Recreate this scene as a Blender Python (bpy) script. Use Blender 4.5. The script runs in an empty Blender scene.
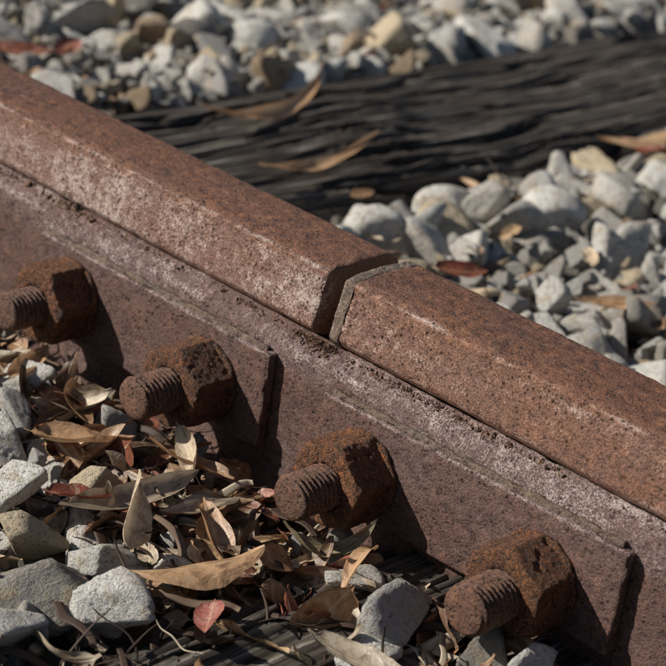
import bpy, math, random, bmesh
import numpy as np
from mathutils import Vector, Matrix, Euler
random.seed(7); RNG=np.random.default_rng(11)
MM=0.001
scene=bpy.context.scene
scene.view_settings.view_transform='Standard'
scene.view_settings.look='None'
scene.view_settings.exposure=0

# ------------------------------------------------------------------ noise
_T=RNG.random(65536)
def vnoise(P,seed=0):
    P=np.asarray(P,float); I=np.floor(P).astype(np.int64); f=P-I; f=f*f*(3-2*f)
    out=np.zeros(len(P))
    for dx in(0,1):
        for dy in(0,1):
            for dz in(0,1):
                h=((I[:,0]+dx)*73856093)^((I[:,1]+dy)*19349663)^((I[:,2]+dz)*83492791)^(seed*7919+13)
                h=(h^(h>>13))*1274126177; h=(h^(h>>16))&65535
                w=(f[:,0] if dx else 1-f[:,0])*(f[:,1] if dy else 1-f[:,1])*(f[:,2] if dz else 1-f[:,2])
                out+=w*_T[h]
    return out*2-1
def fbm(P,oct=3,seed=0):
    P=np.asarray(P,float); a=1;s=np.zeros(len(P));t=0
    for o in range(oct):
        s+=a*vnoise(P*(2**o)+o*17.3,seed+o); t+=a; a*=.5
    return s/t

# ------------------------------------------------------------------ node helpers
class NT:
    def __init__(s,name):
        s.m=bpy.data.materials.new(name); s.m.use_nodes=True
        s.t=s.m.node_tree; s.b=s.t.nodes['Principled BSDF']; s.o=s.t.nodes['Material Output']
        s.tc=s.t.nodes.new('ShaderNodeTexCoord')
    def new(s,k,**kw):
        n=s.t.nodes.new(k)
        for a,b in kw.items(): setattr(n,a,b)
        return n
    def link(s,a,b): s.t.links.new(a,b)
    def put(s,sock,v):
        if isinstance(v,bpy.types.NodeSocket): s.link(v,sock)
        else: sock.default_value=v
    def mapping(s,vec,scale=(1,1,1),loc=(0,0,0)):
        n=s.new('ShaderNodeMapping'); s.link(vec,n.inputs[0]); s.put(n.inputs['Scale'],scale); s.put(n.inputs['Location'],loc); return n.outputs[0]
    def noise(s,vec,scale,detail=4,rough=.6,dist=0):
        n=s.new('ShaderNodeTexNoise'); s.link(vec,n.inputs['Vector']); n.inputs['Scale'].default_value=scale
        n.inputs['Detail'].default_value=detail; n.inputs['Roughness'].default_value=rough; n.inputs['Distortion'].default_value=dist
        return n.outputs['Fac']
    def voro(s,vec,scale,out='Distance',feat='F1'):
        n=s.new('ShaderNodeTexVoronoi',feature=feat); s.link(vec,n.inputs['Vector']); n.inputs['Scale'].default_value=scale
        return n.outputs[out]
    def ramp(s,fac,stops,interp='LINEAR'):
        n=s.new('ShaderNodeValToRGB'); n.color_ramp.interpolation=interp; e=n.color_ramp.elements
        while len(e)<len(stops): e.new(.5)
        for i,(p,c) in enumerate(stops):
            e[i].position=p
            if not isinstance(c,(tuple,list)): c=(c,c,c)
            e[i].color=(*c[:3],1)
        s.put(n.inputs[0],fac); return n.outputs[0]
    def math(s,op,a,b=0.0,clamp=False):
        n=s.new('ShaderNodeMath',operation=op,use_clamp=clamp); s.put(n.inputs[0],a); s.put(n.inputs[1],b); return n.outputs[0]
    def mix(s,fac,a,b,mode='MIX'):
        n=s.new('ShaderNodeMix',data_type='RGBA',blend_type=mode)
        s.put(n.inputs[0],fac)
        for i,v in((6,a),(7,b)):
            if isinstance(v,(tuple,list)): v=(*v[:3],1)
            s.put(n.inputs[i],v)
        return n.outputs[2]
    def attr(s,name):
        n=s.new('ShaderNodeAttribute',attribute_name=name); return n.outputs['Fac']
    def bump(s,h,strength,dist,prev=None):
        n=s.new('ShaderNodeBump'); n.inputs['Strength'].default_value=strength; n.inputs['Distance'].default_value=dist
        s.put(n.inputs['Height'],h)
        if prev: s.link(prev,n.inputs['Normal'])
        return n.outputs[0]
    def fin(s,color=None,rough=None,normal=None,metal=None,spec=None):
        if color is not None: s.put(s.b.inputs['Base Color'],color if not isinstance(color,tuple) else (*color,1))
        if rough is not None: s.put(s.b.inputs['Roughness'],rough)
        if normal is not None: s.link(normal,s.b.inputs['Normal'])
        if metal is not None: s.put(s.b.inputs['Metallic'],metal)
        if spec is not None: s.put(s.b.inputs['Specular IOR Level'],spec)
        return s.m

def rust(name,dark,mid,orange,pale,mauve,rough=.55,bumpd=.0009,con=1.0,pk=1.0,pitsc=360):
    n=NT(name); v=n.tc.outputs['Object']
    big=n.noise(v,24,4,.65,.4); med=n.noise(v,190,6,.76,.3); fin=n.noise(v,1200,2,.8)
    la=n.attr('light'); ea=n.attr('edge')
    c=n.ramp(med,[(.37,dark),(.46,mid),(.55,mid),(.65,orange)])
    c=n.mix(n.ramp(big,[(.34,.85),(.50,0.0)]),c,n.mix(n.ramp(med,[(.42,0.0),(.6,1.0)]),tuple(x*.8 for x in dark),mauve))
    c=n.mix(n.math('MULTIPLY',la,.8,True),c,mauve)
    c=n.mix(n.ramp(big,[(.50,0.0),(.66,.45)]),c,n.mix(n.ramp(med,[(.4,0.0),(.6,1.0)]),dark,orange))
    c=n.mix(n.ramp(fin,[(.50,0.0),(.60,.5*con)]),c,orange)
    c=n.mix(n.ramp(fin,[(.36,.9*con),(.48,0.0)]),c,dark)
    k=n.math('ADD',n.math('MULTIPLY',fin,.9),n.math('ADD',n.math('MULTIPLY',med,.8),n.math('MULTIPLY',big,.5)))
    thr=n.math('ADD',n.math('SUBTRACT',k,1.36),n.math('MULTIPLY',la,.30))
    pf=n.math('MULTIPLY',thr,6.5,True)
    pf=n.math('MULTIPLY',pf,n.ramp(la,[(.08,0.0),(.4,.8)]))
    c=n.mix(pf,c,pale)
    ef=n.math('MULTIPLY',n.math('ADD',n.math('SUBTRACT',k,1.28),n.math('MULTIPLY',ea,.45)),3.2,True)
    c=n.mix(n.math('MULTIPLY',ef,n.math('MULTIPLY',ea,1.2,True)),c,pale)
    pits=n.voro(v,pitsc)
    pm=n.math('MULTIPLY',n.ramp(pits,[(.12,1.0),(.38,0.0)]),n.ramp(big,[(.40,.4),(.54,1.0)]))
    pm=n.math('MULTIPLY',pm,n.ramp(med,[(.42,1.0),(.56,.25)]))
    c=n.mix(n.math('MULTIPLY',pm,1.0*pk,True),c,tuple(x*.45 for x in dark))
    h=n.math('ADD',n.math('MULTIPLY',med,1.1),n.math('ADD',n.math('MULTIPLY',fin,.45),n.math('MULTIPLY',pm,-.42)))
    nb=n.bump(h,1.0,bumpd)
    r=n.ramp(med,[(.38,rough-.12),(.62,rough+.2)])
    return n.fin(c,r,nb,.1,.6)

M_railtop=rust('rail_rust',(.060,.024,.016),(.200,.085,.046),(.40,.175,.080),(.62,.50,.45),(.225,.128,.105),.42,.0013)
M_plate=rust('fishplate_rust',(.042,.021,.018),(.135,.070,.056),(.26,.118,.074),(.60,.49,.46),(.220,.148,.136),.46,.0017)
M_nut=rust('nut_rust',(.024,.011,.007),(.120,.047,.020),(.42,.155,.046),(.3,.2,.16),(.11,.047,.028),.58,.0024,1.2,.8,300)
M_bolt=rust('bolt_rust',(.035,.018,.013),(.135,.062,.041),(.28,.125,.062),(.38,.28,.22),(.155,.092,.070),.48,.0015)
M_shim=rust('shim_rust',(.06,.040,.030),(.18,.125,.095),(.27,.165,.10),(.48,.42,.36),(.25,.200,.165),.5,.0015,1.0,.5)

# ------------------------------------------------------------------ mesh helpers
def mesh_obj(name,V,F,mat=None,smooth=True,parent=None,attrs=None,uv=None,link=True):
    me=bpy.data.meshes.new(name); me.from_pydata([tuple(v) for v in V],[],[tuple(f) for f in F]); me.update()
    if smooth: me.polygons.foreach_set('use_smooth',[True]*len(me.polygons))
    if attrs:
        for k,a in attrs.items():
            at=me.attributes.new(k,'FLOAT','POINT'); at.data.foreach_set('value',np.asarray(a,np.float32))
    if uv is not None:
        ul=me.uv_layers.new(name='UVMap'); li=np.zeros(len(me.loops),int); me.loops.foreach_get('vertex_index',li)
        ul.data.foreach_set('uv',np.asarray(uv,np.float32)[li].ravel())
    ob=bpy.data.objects.new(name,me)
    if mat: me.materials.append(mat)
    if link: scene.collection.objects.link(ob)
    if parent: ob.parent=parent
    return ob
def empty(name):
    e=bpy.data.objects.new(name,None); scene.collection.objects.link(e); e.empty_display_size=.05; return e
def round_poly(P,R,n=5):
    out=[];N=len(P)
    for i in range(N):
        p=np.array(P[i],float);a=np.array(P[i-1],float)-p;b=np.array(P[(i+1)%N],float)-p
        la,lb=np.linalg.norm(a),np.linalg.norm(b);r=R[i] if hasattr(R,'__len__') else R
        r=min(r,la*.45,lb*.45); a=a/la*r;b=b/lb*r
        if r<1e-6: out.append(p);continue
        for k in range(n+1):
            t=k/n; out.append(p+a*(1-t)**2+b*t**2)
    return np.array(out)
def subdiv_poly(P,maxl):
    out=[]
    for i in range(len(P)):
        a=P[i];b=P[(i+1)%len(P)];k=max(1,int(np.ceil(np.linalg.norm(b-a)/maxl)))
        for j in range(k): out.append(a+(b-a)*j/k)
    return np.array(out)
def extrude(name,prof,xs,mat,parent,noise=.35,nsc=.08,lightf=None,edgef=None,seed=0,endround=0.8,tilt=None,chip=0):
    n=len(prof);c=prof.mean(0)
    V=[];xs=np.array(xs,float)
    d=np.roll(prof,-1,0)-np.roll(prof,1,0); nr=np.stack([d[:,1],-d[:,0]],1); nr/=np.linalg.norm(nr,axis=1)[:,None]+1e-9
    if ((prof-c)*nr).sum()<0: nr=-nr
    for i,x in enumerate(xs):
        e=min(x-xs[0],xs[-1]-x); ins=endround*max(0,1-e/1.5)**2
        P=prof-nr*ins
        V.append(np.column_stack([np.full(n,x),P]))
    V=np.concatenate(V); NR=np.tile(nr,(len(xs),1))
    w=fbm(V*nsc,3,seed)*noise+fbm(V*nsc*5,2,seed+5)*noise*.35
    if chip: w-=chip*np.clip(fbm(V*nsc*2.5,2,seed+8)-.25,0,1)
    base=V.copy()
    V[:,1]+=NR[:,0]*w; V[:,2]+=NR[:,1]*w
    V[:n,0]+=fbm(base[:n]*.15,2,seed)*.8; V[-n:,0]+=fbm(base[-n:]*.15,2,seed)*.8
    if tilt is not None: V[:,2]+=tilt(V[:,0])
    F=[]
    for i in range(len(xs)-1):
        for j in range(n):
            k=(j+1)%n; F.append((i*n+j,i*n+k,(i+1)*n+k,(i+1)*n+j))
    nv=len(V)
    caps=np.concatenate([V[:n],V[nv-n:]]); capb=np.concatenate([base[:n],base[-n:]])
    V=np.concatenate([V,caps]); base=np.concatenate([base,capb])
    F.append(tuple(range(nv,nv+n))); F.append(tuple(range(nv+2*n-1,nv+n-1,-1)))
    at={'light':lightf(base) if lightf else np.zeros(len(V)),'edge':edgef(base) if edgef else np.zeros(len(V))}
    ob=mesh_obj(name,V*MM,F,mat,True,parent,at)
    ps=ob.data.polygons; ps[len(ps)-1].use_smooth=False; ps[len(ps)-2].use_smooth=False
    bm=bmesh.new(); bm.from_mesh(ob.data); bmesh.ops.recalc_face_normals(bm,faces=bm.faces); bm.to_mesh(ob.data); bm.free()
    return ob
def xs_range(a,b,fa=-420,fb=420,fs=3,cs=40):
    s=set([a,b,a+.5,a+1.2,b-.5,b-1.2]); x=a+2.5
    while x<b-2.5:
        s.add(round(x,3)); x+=fs if fa<=x<=fb else cs
    return sorted(s)
sm=lambda e0,e1,x:np.clip((x-e0)/(e1-e0),0,1)**2*(3-2*np.clip((x-e0)/(e1-e0),0,1))

# ------------------------------------------------------------------ RAILS
prof=[(-1.5,-1.2),(4,0.5),(24,1.6),(45,0.5),(50.5,-4),(55.5,-29),(53,-33),(31,-41),(29.5,-60),(29.5,-98),(36,-112),(78,-121),(79,-129),
      (-31,-129),(-30,-121),(12,-112),(18.5,-98),(18.5,-60),(17,-41),(-4,-33.5),(-7.4,-29.5)]
rad=[1.2,3,8,5,5,2,2,6,6,8,10,2,1,1,2,10,8,6,6,2,2.0]
P0=subdiv_poly(round_poly(prof,rad,5),2.0)
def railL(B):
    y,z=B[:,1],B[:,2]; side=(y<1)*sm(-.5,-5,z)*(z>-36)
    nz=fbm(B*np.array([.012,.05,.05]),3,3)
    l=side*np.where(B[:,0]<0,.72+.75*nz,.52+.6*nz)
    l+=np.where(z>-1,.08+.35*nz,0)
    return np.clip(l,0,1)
def railE(B):
    y,z=B[:,1],B[:,2]
    nz=.8+.7*fbm(B*np.array([.05,.1,.1]),3,13)
    e=np.exp(-((y+.8)**2+(z+1.2)**2)/4.0)*.72+np.exp(-((y-49)**2+(z+1.5)**2)/6)*.3+np.exp(-((y+6.8)**2+(z+29)**2)/4.0)*.55
    ed=np.minimum(np.abs(B[:,0]+6),np.abs(B[:,0]-14.5)); e=np.maximum(e,.5*np.exp(-ed/1.2)*(y<52))
    return e*nz*(z>-34)
R1=empty('steel_rail'); extrude('rail_section',P0,xs_range(-2600,-5,fs=2.5),M_railtop,R1,.5,.06,railL,railE,1,.5,chip=1.5)
R2=empty('steel_rail'); extrude('rail_section',P0+np.array([0,.5]),xs_range(13.5,1500,fs=2.5),M_railtop,R2,.5,.06,railL,railE,21,.3,chip=1.5)
pr=[(-2.0,-.7),(4,1.1),(24,2.3),(45.4,1.1),(50.9,-3.6),(55.9,-28.6),(53.3,-33.2),(30,-41.2),(19,-41.2),(-4.6,-33.7),(-8.0,-29.5)]
EP=empty('rail_joint_end_plate')
extrude('plate',subdiv_poly(round_poly(pr,[1.4,3,8,5,5,2,2,3,3,2,2.0],5),1.6),[7.2,7.4,7.8,8.4,9.0,9.6,10.2,10.8,11.4,12.0,12.6,13.1,13.3],M_shim,EP,.5,.2,lambda B:.35+.7*fbm(B*.08,2,3),lambda B:.55-.5*np.abs(B[:,0]-8)/5,7,.3,chip=1.8)

# ------------------------------------------------------------------ FISHPLATES
fp=[(-3,-33.8),(-11.5,-40.5),(-13.5,-45),(-13.5,-108),(-15,-116),(-30,-118.5),(-30,-120.3),(8,-113.5),(8,-106),(9,-52),(12,-41.5)]
FP=subdiv_poly(round_poly(fp,[1.5,4,3,3,3,1.5,1,3,3,3,1.5],5),2.2)
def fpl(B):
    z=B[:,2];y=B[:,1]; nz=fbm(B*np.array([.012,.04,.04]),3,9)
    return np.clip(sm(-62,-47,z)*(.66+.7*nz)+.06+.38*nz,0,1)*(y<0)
def fpe(B):
    z=B[:,2];y=B[:,1]; return np.exp(-((y+12.3)**2+(z+42)**2)/10.0)*.7*(.6+.9*fbm(B*.03,2,4))
JB=empty('fishplate'); extrude('bar',FP,xs_range(-285,292,fs=2.5),M_plate,JB,.8,.05,fpl,fpe,31,chip=1.6)
FPb=FP.copy(); FPb[:,0]=48-FPb[:,0]
JB2=empty('fishplate'); extrude('bar',FPb[::-1],xs_range(-285,292,fs=8),M_plate,JB2,.4,.05,None,None,33)
def packing(x0,x1,z0,z1,seed):
    e=empty('packing_plate'); tl=lambda x:z0+55+(z1-z0)*(x-x0)/(x1-x0)
    pp=[(-13.9,-56),(-19.2,-55.2),(-20,-56.5),(-20.5,-106),(-19.5,-107.5),(-13.9,-107.5)]
    extrude('plate',subdiv_poly(round_poly(pp,[.6,.7,.8,1,.8,.6],3),2),xs_range(x0,x1,fs=2.2),M_plate,e,.8,.07,
            lambda B:np.clip(.14+.55*fbm(B*.02,2,5),0,1),lambda B:.65*np.exp(-(B[:,2]+55.5)**2/2.5),seed,.8,tl,2.0)
    rp=[(-13.8,-53.7),(-16.4,-53.0),(-16.8,-56.0),(-13.8,-56.2)]
    extrude('upper_lip',subdiv_poly(round_poly(rp,.4,2),1.0),xs_range(x0+3,x1-5,fs=1.2),M_shim,e,1.4,.14,None,None,seed+3,.6,tl,3.6)
packing(-203,-19,-50,-47.5,41); packing(20,203,-50.5,-46,47)

# ------------------------------------------------------------------ BOLTS
def lathe_rows(rows,n):
    return [(i*n+j,i*n+(j+1)%n,(i+1)*n+(j+1)%n,(i+1)*n+j) for i in range(len(rows)-1) for j in range(n)]
def bolt(xb,zb,rot,seed,yend=-68.5,yf=-21,rb=11.2):
    e=empty('track_bolt')
    n=180; a=np.arange(n)*2*math.pi/n
    AF=20.0; thick=25.5
    def hexr(a):
        k=(a-rot)%(math.pi/3)-math.pi/6
        return np.minimum(AF/np.cos(k),AF*1.153)
    ys=[0,.6,1.6]+list(np.linspace(3,thick-5,22))+[thick-3.9,thick-3,thick-2.2,thick-1.4,thick-.7,thick-.2]; rows=[]
    for t in ys:
        d=thick-t; lim=AF*1.16-max(0,2.9-d)*1.15; lim2=AF*1.16-max(0,1.2-t)*1.2
        rows.append((t,np.minimum(hexr(a),min(lim,lim2))))
    for t,r in((thick,18.6),(thick,17.8),(thick,17.0),(thick,16.0),(thick+.1,15.),(thick,14),(thick,12.8),(thick-.5,11.8),(thick-2.5,rb-1.6)): rows.append((t,np.full(n,r)))
    V=np.concatenate([np.column_stack([r*np.cos(a),np.full(n,-t),r*np.sin(a)]) for t,r in rows])
    Q=V+seed*53
    flake=np.clip(fbm(Q*.22,3,seed+6)-.28,0,1)
    w=fbm(Q*.1,2,seed)*.25+fbm(Q*.7,3,seed+2)*.38-np.minimum(flake*5,.9)
    rr=np.hypot(V[:,0],V[:,2]); V[:,0]+=V[:,0]/rr*w; V[:,2]+=V[:,2]/rr*w; V[:,1]+=fbm(Q*.5,3,seed)*.45+np.minimum(np.clip(fbm(Q*.3,2,seed+16)-.2,0,1)*4,.5)
    V+=np.array([xb,yf,zb])
    mesh_obj('hex_nut',V*MM,lathe_rows(rows,n),M_nut,True,e,{'light':np.full(len(V),.05),'edge':np.full(len(V),.0)})
    rows=[(-0.5,12.5),(-.5,21),(.3,22.3),(2.2,22.3),(2.9,21.4),(2.9,12)]
    V=np.concatenate([np.column_stack([r*np.cos(a),np.full(n,-t),r*np.sin(a)]) for t,r in rows]); w=fbm(V*.15+5,3,seed+3)*1.4
    rr=np.hypot(V[:,0],V[:,2]); V[:,0]+=V[:,0]/rr*w; V[:,2]+=V[:,2]/rr*w
    V+=np.array([xb,yf+.8,zb]); mesh_obj('washer',V*MM,lathe_rows(rows,n),M_nut,True,e)
    rows=[]; tot=-yend+yf
    for t in np.arange(15,tot-.2,.36):
        ph=(t/2.9-a/(2*math.pi))%1; tri=1-2*np.abs(ph-.5)
        r=rb-1.9+np.minimum(tri*2.4,1.9); e2=tot-t
        if e2<1.8: r=np.minimum(r,rb-(1.8-e2)*.8)
        rows.append((t,r))
    for t,r in((tot-.1,rb-2.2),(tot+.25,rb-4),(tot+.4,5),(tot+.5,2.5),(tot+.5,.1)): rows.append((t,np.full(n,r)))
    V=np.concatenate([np.column_stack([r*np.cos(a),np.full(n,-t),r*np.sin(a)]) for t,r in rows])
    Q=V+seed*31; w=fbm(Q*.2,3,seed+7)*.4+fbm(Q*.9,2,seed)*.3-1.0*np.clip(fbm(Q*.35,2,seed+9)-.3,0,1)
    rr=np.hypot(V[:,0],V[:,2])+1e-3; V[:,0]+=V[:,0]/rr*w*np.clip(rr/5,0,1); V[:,2]+=V[:,2]/rr*w*np.clip(rr/5,0,1); V[:,1]+=w*.5
    V+=np.array([xb,yf,zb]); mesh_obj('threaded_shank',V*MM,lathe_rows(rows,n),M_bolt,True,e,{'light':np.full(len(V),.16),'edge':np.full(len(V),.0)})
    rows=[(0,18),(1,20),(14,20),(17,16),(18,8),(18,.1)]; V=[]
    for t,r in rows:
        k=(a)%(math.pi/2)-math.pi/4; R=np.minimum(r*.9/np.cos(k),r*1.12)
        V.append(np.column_stack([R*np.cos(a),np.full(n,t),R*np.sin(a)]))
    V=np.concatenate(V)+np.array([xb,61.3,zb]); mesh_obj('bolt_head',V*MM,lathe_rows(rows,n),M_nut,True,e)
bolt(-170,-76.5,.15,1,-67.5,rb=10.8); bolt(-60,-78,.42,2,-70); bolt(52,-79.5,.30,3,-69.5,rb=11.3); bolt(161,-80,.52,4,-71,rb=12.0)

# ------------------------------------------------------------------ SLEEPERS
def wood_mat():
    n=NT('weathered_wood'); v=n.tc.outputs['Object']
    s1=n.noise(n.mapping(v,(260,3.5,260)),1,6,.74,.35); b=n.noise(v,14,3)
    ck=n.attr('light')
    c=n.ramp(s1,[(.38,(.012,.009,.008)),(.46,(.062,.050,.041)),(.55,(.16,.137,.115)),(.64,(.48,.43,.37))])
    c=n.mix(n.ramp(b,[(.4,0.0),(.7,.5)]),c,(.075,.055,.040))
    c=n.mix(ck,c,(.007,.005,.004))
    return n.fin(c,.65,n.bump(s1,1,.006),0,.35)
M_wood=wood_mat()
def sleeper(x0,x1,y0,y1,ztop,seed,step=7):
    e=empty('railway_sleeper')
    W=x1-x0; top=np.arange(0,W+1,1.2)
    pr=[(x0-2,ztop-90)]+[(x0-1,ztop-90+k) for k in np.arange(4,86,3)]+[(x0+t,ztop) for t in top]+[(x1+1,ztop-k) for k in np.arange(4,86,3)]+[(x1+2,ztop-90)]
    pr=np.array(pr); ys=np.arange(y0,y1+.1,step); n=len(pr)
    V=np.concatenate([np.column_stack([pr[:,0],np.full(n,y),pr[:,1]]) for y in ys])
    u=np.tile(np.arange(n)*1.3,len(ys)); Q=np.column_stack([u*.17+1.4*fbm(V*.007,2,seed),V[:,1]*.0045,np.zeros(len(V))])
    f=fbm(Q,4,seed); Q2=np.column_stack([u*.07+1.7*fbm(V*.006,2,seed+4),V[:,1]*.0035,np.zeros(len(V))]); g=fbm(Q2,3,seed+9)
    crk=np.clip(1-np.abs(g)/.085,0,1)**.9*(vnoise(np.column_stack([u*.03,V[:,1]*.006,u*0]),seed+2)>-.6)
    h=f*5.2-12*crk
    edge=np.minimum(V[:,0]-x0,x1-V[:,0]); rnd=-np.clip(1-edge/34,0,1)**2*16
    istop=(np.abs(V[:,2]-ztop)<.5)
    V[:,2]+=np.where(istop,h+rnd+7*fbm(V*.009,2,seed+20),0)
    side=~istop; sg=np.where(V[:,0]>(x0+x1)/2,1,-1); V[:,0]+=np.where(side,sg*(h-3),0); V[:,2]-=np.where(side,16,0)
    F=[(i*n+j,i*n+j+1,(i+1)*n+j+1,(i+1)*n+j) for i in range(len(ys)-1) for j in range(n-1)]
    nv=len(V); ck=np.clip(crk*1.0,0,1); ck=np.concatenate([ck,ck[:n],ck[nv-n:]]); V=np.concatenate([V,V[:n],V[nv-n:nv]]); F.append(tuple(range(nv,nv+n))); F.append(tuple(range(nv+2*n-1,nv+n-1,-1)))
    mesh_obj('timber',V*MM,F,M_wood,True,e,{'light':ck})
sleeper(-508,-285,-560,1950,-114,3)
sleeper(60,278,-620,40,-110,8,6)

# ------------------------------------------------------------------ GROUND
def ground():
    n=NT('ground_soil'); v=n.tc.outputs['Object']
    a=n.noise(v,45,5,.7)
    c=n.ramp(a,[(.3,(.02,.014,.010)),(.55,(.06,.045,.033)),(.75,(.13,.105,.08))])
    far=n.new('ShaderNodeVectorMath',operation='LENGTH'); n.link(v,far.inputs[0])
    fm=n.ramp(n.math('MULTIPLY',far.outputs['Value'],.2),[(.35,0.0),(.6,.8)])
    c=n.mix(fm,c,(.30,.28,.25))
    m=n.fin(c,.9,n.bump(a,1,.006),0,.2)
    g=np.concatenate([-np.geomspace(300,3,9),np.linspace(-2.5,2.5,126),np.geomspace(3,300,9)]); G=len(g)
    X,Y=np.meshgrid(g,g,indexing='ij'); V=np.column_stack([X.ravel(),Y.ravel(),np.zeros(G*G)])
    near=np.exp(-(V[:,0]**2+V[:,1]**2)/9)
    V[:,2]=-.140+.005*fbm(V*9,3,2)*near+fbm(V*.02,2,5)*1.2*(1-near)*np.clip((np.hypot(V[:,0],V[:,1])-8)/60,0,1)
    V[:,2]+=np.where((V[:,1]<-.02),.014,0)*near
    F=[(i*G+j,(i+1)*G+j,(i+1)*G+j+1,i*G+j+1) for i in range(G-1) for j in range(G-1)]
    mesh_obj('ground',V,F,m)
ground()

# ------------------------------------------------------------------ STONES
def rock_mat():
    n=NT('granite'); oi=n.new('ShaderNodeObjectInfo'); rnd=oi.outputs['Random']
    off=n.new('ShaderNodeVectorMath',operation='ADD'); n.link(n.tc.outputs['Object'],off.inputs[0])
    cb=n.new('ShaderNodeCombineXYZ'); n.link(n.math('MULTIPLY',rnd,40.0),cb.inputs[0]); n.link(cb.outputs[0],off.inputs[1]); v=off.outputs[0]
    base=n.ramp(rnd,[(0,(.28,.255,.225)),(.07,(.60,.565,.51)),(.25,(.78,.745,.68)),(.42,(.54,.52,.485)),(.52,(.82,.79,.73)),(.70,(.66,.54,.37)),(.80,(.40,.38,.36)),(.85,(.46,.33,.21)),(.89,(.85,.82,.76))],'CONSTANT')
    a=n.noise(v,1.8,3,.65); f=n.noise(v,6,4,.85)
    c=n.mix(n.ramp(f,[(.37,.85),(.46,0.0)]),base,(.15,.14,.13))
    c=n.mix(n.ramp(a,[(.51,0.0),(.68,.6)]),c,(.50,.38,.23))
    nb=n.bump(n.math('ADD',a,n.math('MULTIPLY',f,1.1)),1.0,.0034)
    return n.fin(c,.6,nb,0,.45)
M_rock=rock_mat()
bm=bmesh.new(); bmesh.ops.create_icosphere(bm,subdivisions=4,radius=1); bm.verts.ensure_lookup_table()
IV=np.array([v.co[:] for v in bm.verts]); IF=[[v.index for v in f.verts] for f in bm.faces]; bm.free()
def rock_variant(i,name,mat=M_rock,link=False):
    r=np.random.default_rng(100+i); k=r.integers(7,11)
    N=r.normal(size=(k,3)); N/=np.linalg.norm(N,axis=1)[:,None]; D=r.uniform(.38,.85,k)
    dots=IV@N.T; R=np.where(dots>.05,D/np.maximum(dots,.05),9)
    p=120; rad=(np.sum((1/np.minimum(R,1.4))**p,axis=1)+(1/1.3)**p)**(-1/p)
    V=IV*rad[:,None]; V+=IV*(fbm(V*2.2+i*7,3,i)*.035+fbm(V*7+i,3,i+3)*.035)[:,None]
    V*=np.array([1.15,r.uniform(.8,1.05),r.uniform(.65,.9)])*1.08
    return mesh_obj(name,V,IF,mat,True,link=link)
def make_col(name,objs):
    c=bpy.data.collections.new(name)
    for o in objs: c.objects.link(o)
    return c
C_rock=make_col('stone_shapes',[rock_variant(i,'stone_%02d'%i) for i in range(28)])

def scatter(name,P,R,S,idx,col):
    me=bpy.data.meshes.new(name); me.from_pydata([tuple(p) for p in P],[],[])
    for k,t,a in(('rot','FLOAT_VECTOR',R),('scl','FLOAT_VECTOR',S)):
        at=me.attributes.new(k,t,'POINT'); at.data.foreach_set('vector',np.asarray(a,np.float32).ravel())
    at=me.attributes.new('idx','INT','POINT'); at.data.foreach_set('value',np.asarray(idx,np.int32))
    ob=bpy.data.objects.new(name,me); scene.collection.objects.link(ob)
    ng=bpy.data.node_groups.new(name+'_nodes','GeometryNodeTree')
    ng.interface.new_socket('Geometry',in_out='INPUT',socket_type='NodeSocketGeometry'); ng.interface.new_socket('Geometry',in_out='OUTPUT',socket_type='NodeSocketGeometry')
    gi=ng.nodes.new('NodeGroupInput'); go=ng.nodes.new('NodeGroupOutput'); ip=ng.nodes.new('GeometryNodeInstanceOnPoints'); ci=ng.nodes.new('GeometryNodeCollectionInfo')
    ci.inputs['Collection'].default_value=col; ci.inputs['Separate Children'].default_value=True; ci.inputs['Reset Children'].default_value=True
    L=ng.links.new; L(gi.outputs[0],ip.inputs['Points']); L(ci.outputs[0],ip.inputs['Instance']); ip.inputs['Pick Instance'].default_value=True
    for k,t,s in(('rot','FLOAT_VECTOR','Rotation'),('scl','FLOAT_VECTOR','Scale'),('idx','INT','Instance Index')):
        na=ng.nodes.new('GeometryNodeInputNamedAttribute'); na.data_type=t; na.inputs['Name'].default_value=k; L(na.outputs[0],ip.inputs[s])
    L(ip.outputs[0],go.inputs[0])
    m=ob.modifiers.new('instances','NODES'); m.node_group=ng
    return ob
def grid_pts(x0,x1,y0,y1,sp):
    X,Y=np.meshgrid(np.arange(x0,x1,sp),np.arange(y0,y1,sp)); P=np.column_stack([X.ravel(),Y.ravel()]).astype(float); P+=RNG.uniform(-.5,.5,P.shape)*sp; return P
def bed(x0,x1,y0,y1,sp,z,rmean,sig,keep=lambda P:np.ones(len(P),bool)):
    P=grid_pts(x0,x1,y0,y1,sp); P=P[keep(P)]; n=len(P); r=np.clip(RNG.lognormal(math.log(rmean),sig,n),rmean*.4,rmean*2.1)
    zz=z+RNG.uniform(-5,4,n)+3*fbm(np.column_stack([P*.01,np.zeros(n)]),2,1)
    return np.column_stack([P,zz]),r
offs=lambda P:~((P[:,0]>-518)&(P[:,0]<-262))
fgk=lambda P:~((P[:,0]>50)&(P[:,0]<170)&(P[:,1]<-90))
A=[bed(-1500,800,64,1900,21,-134,11,.42,offs),
   bed(-1500,800,90,1900,34,-123,12.5,.42,lambda P:offs(P)&(P[:,1]>105)),
   bed(-900,500,70,900,14,-124,5,.4,lambda P:(RNG.random(len(P))<.6)&offs(P)),
   bed(-500,500,-500,-45,27,-124,12,.35,lambda P:(RNG.random(len(P))<.6)&fgk(P)),
   bed(-300,300,-350,-35,12,-116,4.6,.45,lambda P:(RNG.random(len(P))<.4)&offs(P)&fgk(P))]
P=np.concatenate([a[0] for a in A]); r=np.concatenate([a[1] for a in A])
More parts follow.
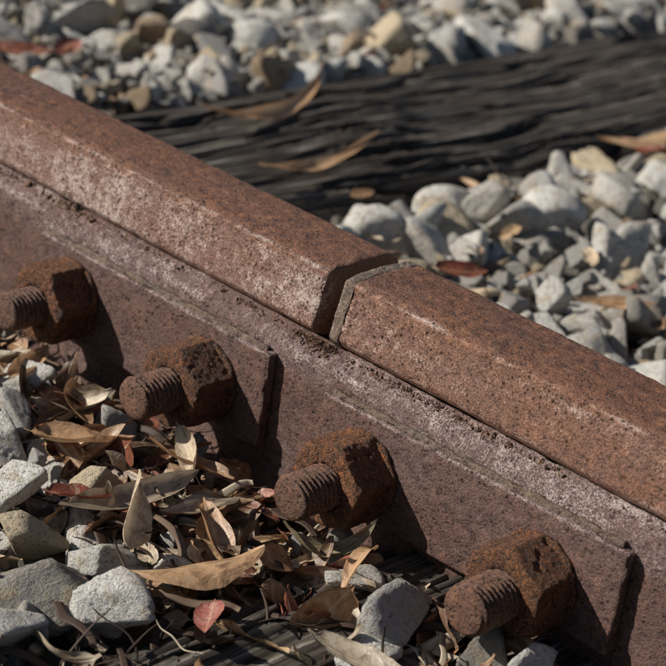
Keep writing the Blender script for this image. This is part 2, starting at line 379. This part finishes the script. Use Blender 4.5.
HS=[(-42,-106,-105,16,14,12),(13,-184,-109,23,18,15),(46,-168,-105,16,13,11),(128,-72,-101,15,14,13),(31,-212,-107,18,14,12),(-150,-70,-106,14,13,11),(-78,-60,-108,12,11,9),(-20,-160,-110,14,12,10),
    (165,-55,-103,12,11,10),(-100,-120,-108,15,14,11),(10,-140,-110,12,11,9),(90,-60,-106,9,9,8),(190,-60,-105,14,13,11),(-60,-150,-108,16,14,11),(-5,-215,-108,15,14,11),(140,-100,-105,10,9,8),(-120,-95,-106,9,8,7),(-70,-118,-104,7,7,6)]
HP=np.array([h[:3] for h in HS],float)
P=np.concatenate([P,HP]); n=len(r)
S=np.column_stack([r*RNG.uniform(.85,1.25,n),r,r*RNG.uniform(.85,1.15,n)])
S=np.concatenate([S,np.array([h[3:] for h in HS],float)*1.12])*MM; n=len(P)
R=np.column_stack([RNG.uniform(-.9,.9,n),RNG.uniform(-.9,.9,n),RNG.uniform(0,6.28,n)]); R[-len(HS):,:2]*=.5
scatter('gravel_ballast',P*MM,R,S,RNG.integers(0,28,n),C_rock)

nd=NT('rust_crumbs'); oi=nd.new('ShaderNodeObjectInfo')
M_crumb=nd.fin(nd.ramp(oi.outputs['Random'],[(0,(.06,.03,.018)),(.35,(.13,.065,.038)),(.75,(.23,.14,.09))],'CONSTANT'),.9)
C_crumb=make_col('crumb_shapes',[rock_variant(60+i,'crumb_%02d'%i,M_crumb) for i in range(5)])
n=2400; x=RNG.uniform(-290,290,n); t=np.abs(RNG.normal(0,.22,n)).clip(0,1); dens=fbm(np.column_stack([x*.02,x*0,x*0]),3,5); k=(RNG.random(n)<(.15+1.6*np.clip(dens,0,.5)))
x,t=x[k],t[k]; n1=len(x)
x=np.concatenate([x,RNG.normal(0,7,260),RNG.normal(-192,5,60)]); t=np.concatenate([t,np.abs(RNG.normal(0,.35,320)).clip(0,1)])
n=len(x); P=np.column_stack([x,-5.0-t*7,-35.3-t*6.2]); P[n1:,2]+=RNG.uniform(0,1.5,n-n1); s=np.exp(RNG.normal(-.95,.5,n))*(1-.4*t)
scatter('rust_crumbs',P*MM,RNG.uniform(0,6,(n,3)),np.column_stack([s*1.5,s,s*.6])*MM,RNG.integers(0,5,n),C_crumb)

# ------------------------------------------------------------------ LEAVES
def leaf_mat(name,cols,transl=.0):
    n=NT(name); uv=n.tc.outputs['UV']
    sp=n.new('ShaderNodeSeparateXYZ'); n.link(uv,sp.inputs[0])
    oi=n.new('ShaderNodeObjectInfo')
    base=n.ramp(oi.outputs['Random'],[(i/len(cols),c) for i,c in enumerate(cols)],'CONSTANT') if len(cols)>1 else n.mix(0.0,cols[0],cols[0])
    loc=n.new('ShaderNodeCombineXYZ'); n.link(n.math('MULTIPLY',oi.outputs['Random'],30.0),loc.inputs[2])
    a=n.noise(n.mapping(uv,(3.5,1.6,1),loc.outputs[0]),1.6,5,.7,.5)
    c=n.mix(n.ramp(a,[(.47,0.0),(.64,.75)]),base,(.11,.055,.03))
    c=n.mix(n.ramp(a,[(.36,.45),(.46,0.0)]),c,(.56,.44,.30))
    mid=n.math('ABSOLUTE',n.math('SUBTRACT',sp.outputs[1],.5))
    c=n.mix(n.ramp(mid,[(.012,.5),(.045,0.0)]),c,(.60,.46,.29))
    nb=n.bump(n.math('ADD',a,n.math('MULTIPLY',n.ramp(mid,[(.0,1.0),(.06,0.0)]),.3)),.6,.0016)
    n.fin(c,.42,nb,0,.55)
    if transl:
        tr=n.new('ShaderNodeBsdfTranslucent'); n.link(c,tr.inputs[0]); mx=n.new('ShaderNodeMixShader'); mx.inputs[0].default_value=transl
        n.link(n.b.outputs[0],mx.inputs[1]); n.link(tr.outputs[0],mx.inputs[2]); n.link(mx.outputs[0],n.o.inputs[0])
    return n.m
LC=[(.36,.20,.10),(.52,.35,.19),(.20,.11,.06),(.44,.36,.26),(.09,.05,.03),(.34,.18,.09),(.62,.48,.32),(.13,.07,.04),(.34,.28,.21),(.30,.18,.10),(.27,.08,.05),(.44,.37,.28),(.07,.045,.03),(.18,.06,.04),(.24,.13,.07)]
M_leaf=leaf_mat('dry_leaf_litter',LC)
def leaf_geo(L=1,wid=.11,bend=.6,cup=.5,twist=.5,wav=.03,seed=0,n=22,m=7,side=.2,pw=.85):
    r=np.random.default_rng(seed); t=np.linspace(0,1,n); V=[];UV=[]
    ang=np.cumsum(np.full(n,bend/n)*(1+.8*np.sin(t*5+r.uniform(0,6)))); ang-=ang[n//2]
    sa=side*(t-.5)
    dx=np.cos(ang)*np.cos(sa);dz=np.sin(ang);dy=np.sin(sa)
    px=np.cumsum(dx)/n;pz=np.cumsum(dz)/n;py=np.cumsum(dy)/n
    px-=px.mean();pz-=pz.mean();py-=py.mean(); jit=.05*np.convolve(r.normal(size=n+4),np.ones(5)/5,'valid')[:n]*2
    for i in range(n):
        w=wid*max(.02,math.sin(math.pi*min(1,t[i]**pw))**.8)*(1+jit[i])
        if t[i]<.09: w=max(.010,w*.3)
        tw=twist*(t[i]-.5)
        for j in range(m):
            s=j/(m-1)*2-1; c=cup*s
            ly=w*(math.sin(c)/cup if abs(cup)>.01 else s); lz=w*(1-math.cos(c))/max(abs(cup),.01)*(1 if cup>0 else -1)
            lz+=wav*math.sin(t[i]*11+seed+s*2)*abs(s)*.6
            yy=ly*math.cos(tw)-lz*math.sin(tw); zz=ly*math.sin(tw)+lz*math.cos(tw)
            a=ang[i]; V.append((px[i]-zz*math.sin(a),py[i]+yy,pz[i]+zz*math.cos(a))); UV.append((t[i],j/(m-1)))
    F=[(i*m+j,(i+1)*m+j,(i+1)*m+j+1,i*m+j+1) for i in range(n-1) for j in range(m-1)]
    return np.array(V)*L,F,np.array(UV)
lv=[]
for i in range(24):
    r=np.random.default_rng(500+i)
    V,F,UV=leaf_geo(1,r.uniform(.09,.23),r.uniform(-1.4,2.8),r.uniform(.4,2.2)*r.choice([1,1,-1]),r.uniform(-2,2),.045,i,side=r.uniform(-1.1,1.1))
    lv.append(mesh_obj('leaf_%02d'%i,V,F,M_leaf,True,uv=UV,link=False))
for i in range(24,32):
    r=np.random.default_rng(500+i)
    V,F,UV=leaf_geo(1,r.uniform(.2,.36),r.uniform(-1,1.4),r.uniform(.3,1.2),r.uniform(-1,1),.05,i,n=12,pw=r.uniform(.5,1.4))
    V[:,0]+=fbm(V*6,2,i)*.1; V[:,1]+=fbm(V*6+9,2,i)*.08
    lv.append(mesh_obj('leaf_%02d'%i,V,F,M_leaf,True,uv=UV,link=False))
C_leaf=make_col('leaf_shapes',lv)
def strip_mat():
    n=NT('bark_shreds'); oi=n.new('ShaderNodeObjectInfo')
    b=n.ramp(oi.outputs['Random'],[(0,(.02,.013,.010)),(.42,(.055,.034,.023)),(.68,(.15,.10,.065)),(.86,(.42,.35,.26))],'CONSTANT')
    return n.fin(b,.65,None,0,.35)
M_strip=strip_mat()
def tube(path,rad,m=7,flat=1.0):
    path=np.array(path,float); n=len(path); T=np.gradient(path,axis=0); T/=np.linalg.norm(T,axis=1)[:,None]; V=[]
    up=np.array([.13,.21,.97])
    for i in range(n):
        s=np.cross(T[i],up); s/=np.linalg.norm(s)+1e-9; u=np.cross(s,T[i])
        for j in range(m):
            a=2*math.pi*j/m; V.append(path[i]+s*rad[i]*math.cos(a)+u*rad[i]*flat*math.sin(a))
    F=[(i*m+j,i*m+(j+1)%m,(i+1)*m+(j+1)%m,(i+1)*m+j) for i in range(n-1) for j in range(m)]
    F.append(tuple(range(m)));F.append(tuple(range(n*m-1,n*m-m-1,-1)))
    return np.array(V),F
st=[]
for i in range(14):
    r=np.random.default_rng(900+i); n=20; t=np.linspace(-.5,.5,n)
    k=r.uniform(-1.6,1.6);k2=r.uniform(-.6,1.0)
    p=np.column_stack([t,k*(t*t-.08)*.6+.03*np.sin(t*9+i),k2*(t*t-.08)*.5+.02*np.sin(t*13)])
    w=r.uniform(.008,.022) if i<9 else r.uniform(.04,.07); V,F=tube(p,w*(1-.6*np.abs(t)*1.6).clip(.15),6,r.uniform(.2,.9) if i<9 else .12); st.append(mesh_obj('shred_%02d'%i,V,F,M_strip,True,link=False))
C_strip=make_col('shred_shapes',st)
def litter(n,x0,x1,y0,y1,z0,z1,smin,smax,keep=None,tilt=.35):
    P=np.column_stack([RNG.uniform(x0,x1,n),RNG.uniform(y0,y1,n),RNG.uniform(z0,z1,n)])
    if keep is not None: P=P[keep(P)]
    n=len(P); s=RNG.uniform(smin,smax,n)*MM; R=np.column_stack([RNG.normal(0,tilt,n),RNG.normal(0,tilt*.8,n),RNG.uniform(0,6.28,n)])
    return P,R,np.column_stack([s,s,s])
offw=lambda P:~((P[:,0]>58)&(P[:,0]<130)&(P[:,1]<-90)&(RNG.random(len(P))<.9))
noS=lambda P:np.array([min(np.hypot(P[i,0]-HP[:,0],P[i,1]-HP[:,1]))>19 for i in range(len(P))])
bgk=lambda P:(vnoise(P*.006,14)>.2)&(offs(P)|(RNG.random(len(P))<.05))
G=[litter(560,-450,450,-450,-58,-120,-105,35,75,lambda P:offw(P)&noS(P),.42),
   litter(190,-420,-50,-115,-50,-117,-103,28,62,noS,.5),
   litter(230,-60,420,-120,-52,-117,-104,32,62,noS,.5),
   litter(500,-1500,800,85,1900,-116,-108,30,65,bgk,.3)]
P=np.concatenate([g[0] for g in G]);R=np.concatenate([g[1] for g in G]);S=np.concatenate([g[2] for g in G]);n=len(P)
scatter('leaf_litter',P*MM,R,S,RNG.integers(0,24,n),C_leaf)
G=[litter(2000,-450,450,-450,-34,-118,-107,8,26,lambda P:offw(P)&noS(P),.55),litter(700,-1300,700,65,1500,-120,-110,12,30,lambda P:offs(P),.4)]
P=np.concatenate([g[0] for g in G]);R=np.concatenate([g[1] for g in G]);S=np.concatenate([g[2] for g in G]);n=len(P)
scatter('leaf_fragments',P*MM,R,S,RNG.integers(24,32,n),C_leaf)
G=[litter(2300,-450,450,-450,-38,-118,-104,15,70,noS,.28),litter(350,-1300,700,65,1400,-118,-110,20,80,lambda P:offs(P),.2)]
P=np.concatenate([g[0] for g in G]);R=np.concatenate([g[1] for g in G]);S=np.concatenate([g[2] for g in G]);n=len(P)
scatter('bark_shreds',P*MM,R,S,RNG.integers(0,14,n),C_strip)

def hero(a,b,wid,bend,cup,twist,roll,col,seed,side=.2):
    a=np.array(a,float);b=np.array(b,float);L=np.linalg.norm(b-a)
    V,F,UV=leaf_geo(1,wid,bend,cup,twist,.02,seed,30,9,side); sp=V[:,0].max()-V[:,0].min(); V*=L/sp
    d=(b-a)/L; up=np.array([0,0,1.]); s=np.cross(up,d); s/=np.linalg.norm(s); u=np.cross(d,s)
    s2=s*math.cos(roll)+u*math.sin(roll); u2=-s*math.sin(roll)+u*math.cos(roll)
    W=V[:,0:1]*d+V[:,1:2]*s2+V[:,2:3]*u2
    ob=mesh_obj('dry_leaf',(W)*MM,F,HM[col],True,uv=UV); ob.location=Vector((a+b)/2)*MM
HM={k:leaf_mat('leaf_'+k,[c],.22) for k,c in dict(tan=(.62,.38,.21),pale=(.68,.54,.38),grey=(.48,.40,.30),red=(.42,.13,.10),brown=(.33,.19,.10),dkred=(.24,.06,.035),olive=(.28,.23,.13),green=(.10,.28,.04)).items()}
hero((38,-152,-98),(64,-92,-96),.23,.6,-.8,.5,-.25,'tan',1)
hero((30,-146,-98),(-8,-108,-84),.19,1.2,1.2,1.0,.9,'pale',2,.5)
hero((-18,-146,-100),(-8,-66,-97),.12,.5,1.2,.9,.3,'grey',3,.5)
hero((-45,-48,-92),(-6,-72,-100),.14,.8,1.0,.8,.9,'pale',4)
hero((76,-134,-98),(86,-148,-105),.42,.4,.7,.3,.5,'red',5)
hero((-38,-140,-98),(-14,-116,-99),.24,.6,.9,-.5,-.2,'dkred',6)
hero((-140,-84,-99),(-158,-44,-98),.18,.5,1.3,.7,.2,'tan',7)
hero((-90,-112,-100),(-52,-72,-98),.17,.8,1.2,-.8,-.1,'tan',8,.6)
hero((56,-74,-98),(84,-40,-94),.10,1.6,.9,1.2,.3,'olive',9,1.1)
hero((84,-42,-92),(104,-84,-100),.11,-1.0,.8,1.,.6,'tan',10,-.9)
hero((118,-120,-99),(170,-105,-98),.16,.6,.9,.4,.1,'grey',11)
hero((140,-48,-98),(196,-44,-99),.14,.6,1.1,.6,.2,'brown',12)
hero((-84,-46,-96),(-76,-54,-98),.30,.3,.6,.2,.2,'green',13)
hero((-120,-58,-97),(-76,-84,-98),.17,.6,.9,.5,-.4,'brown',14,.4)
hero((0,-52,-100),(-52,-66,-99),.13,.6,1.2,.5,.2,'brown',15,.4)
hero((20,-60,-98),(10,-112,-97),.12,.7,1.1,-.7,.1,'grey',16,.5)
# behind the rail
hero((-430,315,-106),(-446,472,-96),.045,.9,1.0,1.0,.4,'tan',20,1.3)
hero((-326,272,-104),(-323,393,-98),.045,.7,.8,.6,.3,'tan',21,.3)
hero((-270,308,-108),(-262,326,-104),.30,.6,.8,.6,.3,'brown',22,.3)
hero((-270,600,-104),(-240,670,-100),.22,.5,-.6,.3,-.2,'tan',23,.3)
hero((-150,262,-106),(-126,292,-107),.20,.7,.9,.5,.5,'dkred',24,.4)
hero((-65,305,-106),(-32,350,-104),.13,.5,.9,.4,.2,'tan',25,.3)
hero((-650,270,-108),(-610,310,-106),.20,.5,.9,.5,.3,'dkred',26,.3)
hero((-640,350,-108),(-600,310,-106),.20,.5,.9,.5,.3,'dkred',27,.3)

# ------------------------------------------------------------------ LIGHT / WORLD
d=Vector((.55,.53,-.49)).normalized()
sun=bpy.data.lights.new('sun','SUN'); sun.energy=5.0; sun.angle=math.radians(.5); sun.color=(1,.95,.86)
so=bpy.data.objects.new('sun',sun); scene.collection.objects.link(so); so.rotation_euler=d.to_track_quat('-Z','Y').to_euler()
w=bpy.data.worlds.new('World'); scene.world=w; w.use_nodes=True; nt=w.node_tree
sk=nt.nodes.new('ShaderNodeTexSky'); sk.sky_type='NISHITA'; sk.sun_disc=False
sk.sun_elevation=math.asin(-d.z); sk.sun_rotation=math.atan2(-d.x,-d.y)
bg=nt.nodes['Background']; nt.links.new(sk.outputs[0],bg.inputs[0]); bg.inputs[1].default_value=.05

# ------------------------------------------------------------------ CAMERA
th,ph,ro=math.radians(40.98),math.radians(23.9),math.radians(8.8)
F=Vector((-math.sin(th)*math.cos(ph),math.cos(th)*math.cos(ph),-math.sin(ph))); Rr=Vector((math.cos(th),math.sin(th),0)); U=Rr.cross(F)
cr=math.cos(ro)*Rr+math.sin(ro)*U; cu=-math.sin(ro)*Rr+math.cos(ro)*U
cam=bpy.data.cameras.new('camera'); co=bpy.data.objects.new('camera',cam); scene.collection.objects.link(co)
C=Vector((.560,-.6413,.3456))
co.matrix_world=Matrix(((cr.x,cu.x,-F.x,C.x),(cr.y,cu.y,-F.y,C.y),(cr.z,cu.z,-F.z,C.z),(0,0,0,1)))
cam.lens=36*1895/666; cam.sensor_width=36; cam.clip_start=.02; cam.clip_end=1500
cam.dof.use_dof=True; cam.dof.focus_distance=.88; cam.dof.aperture_fstop=15
scene.camera=co
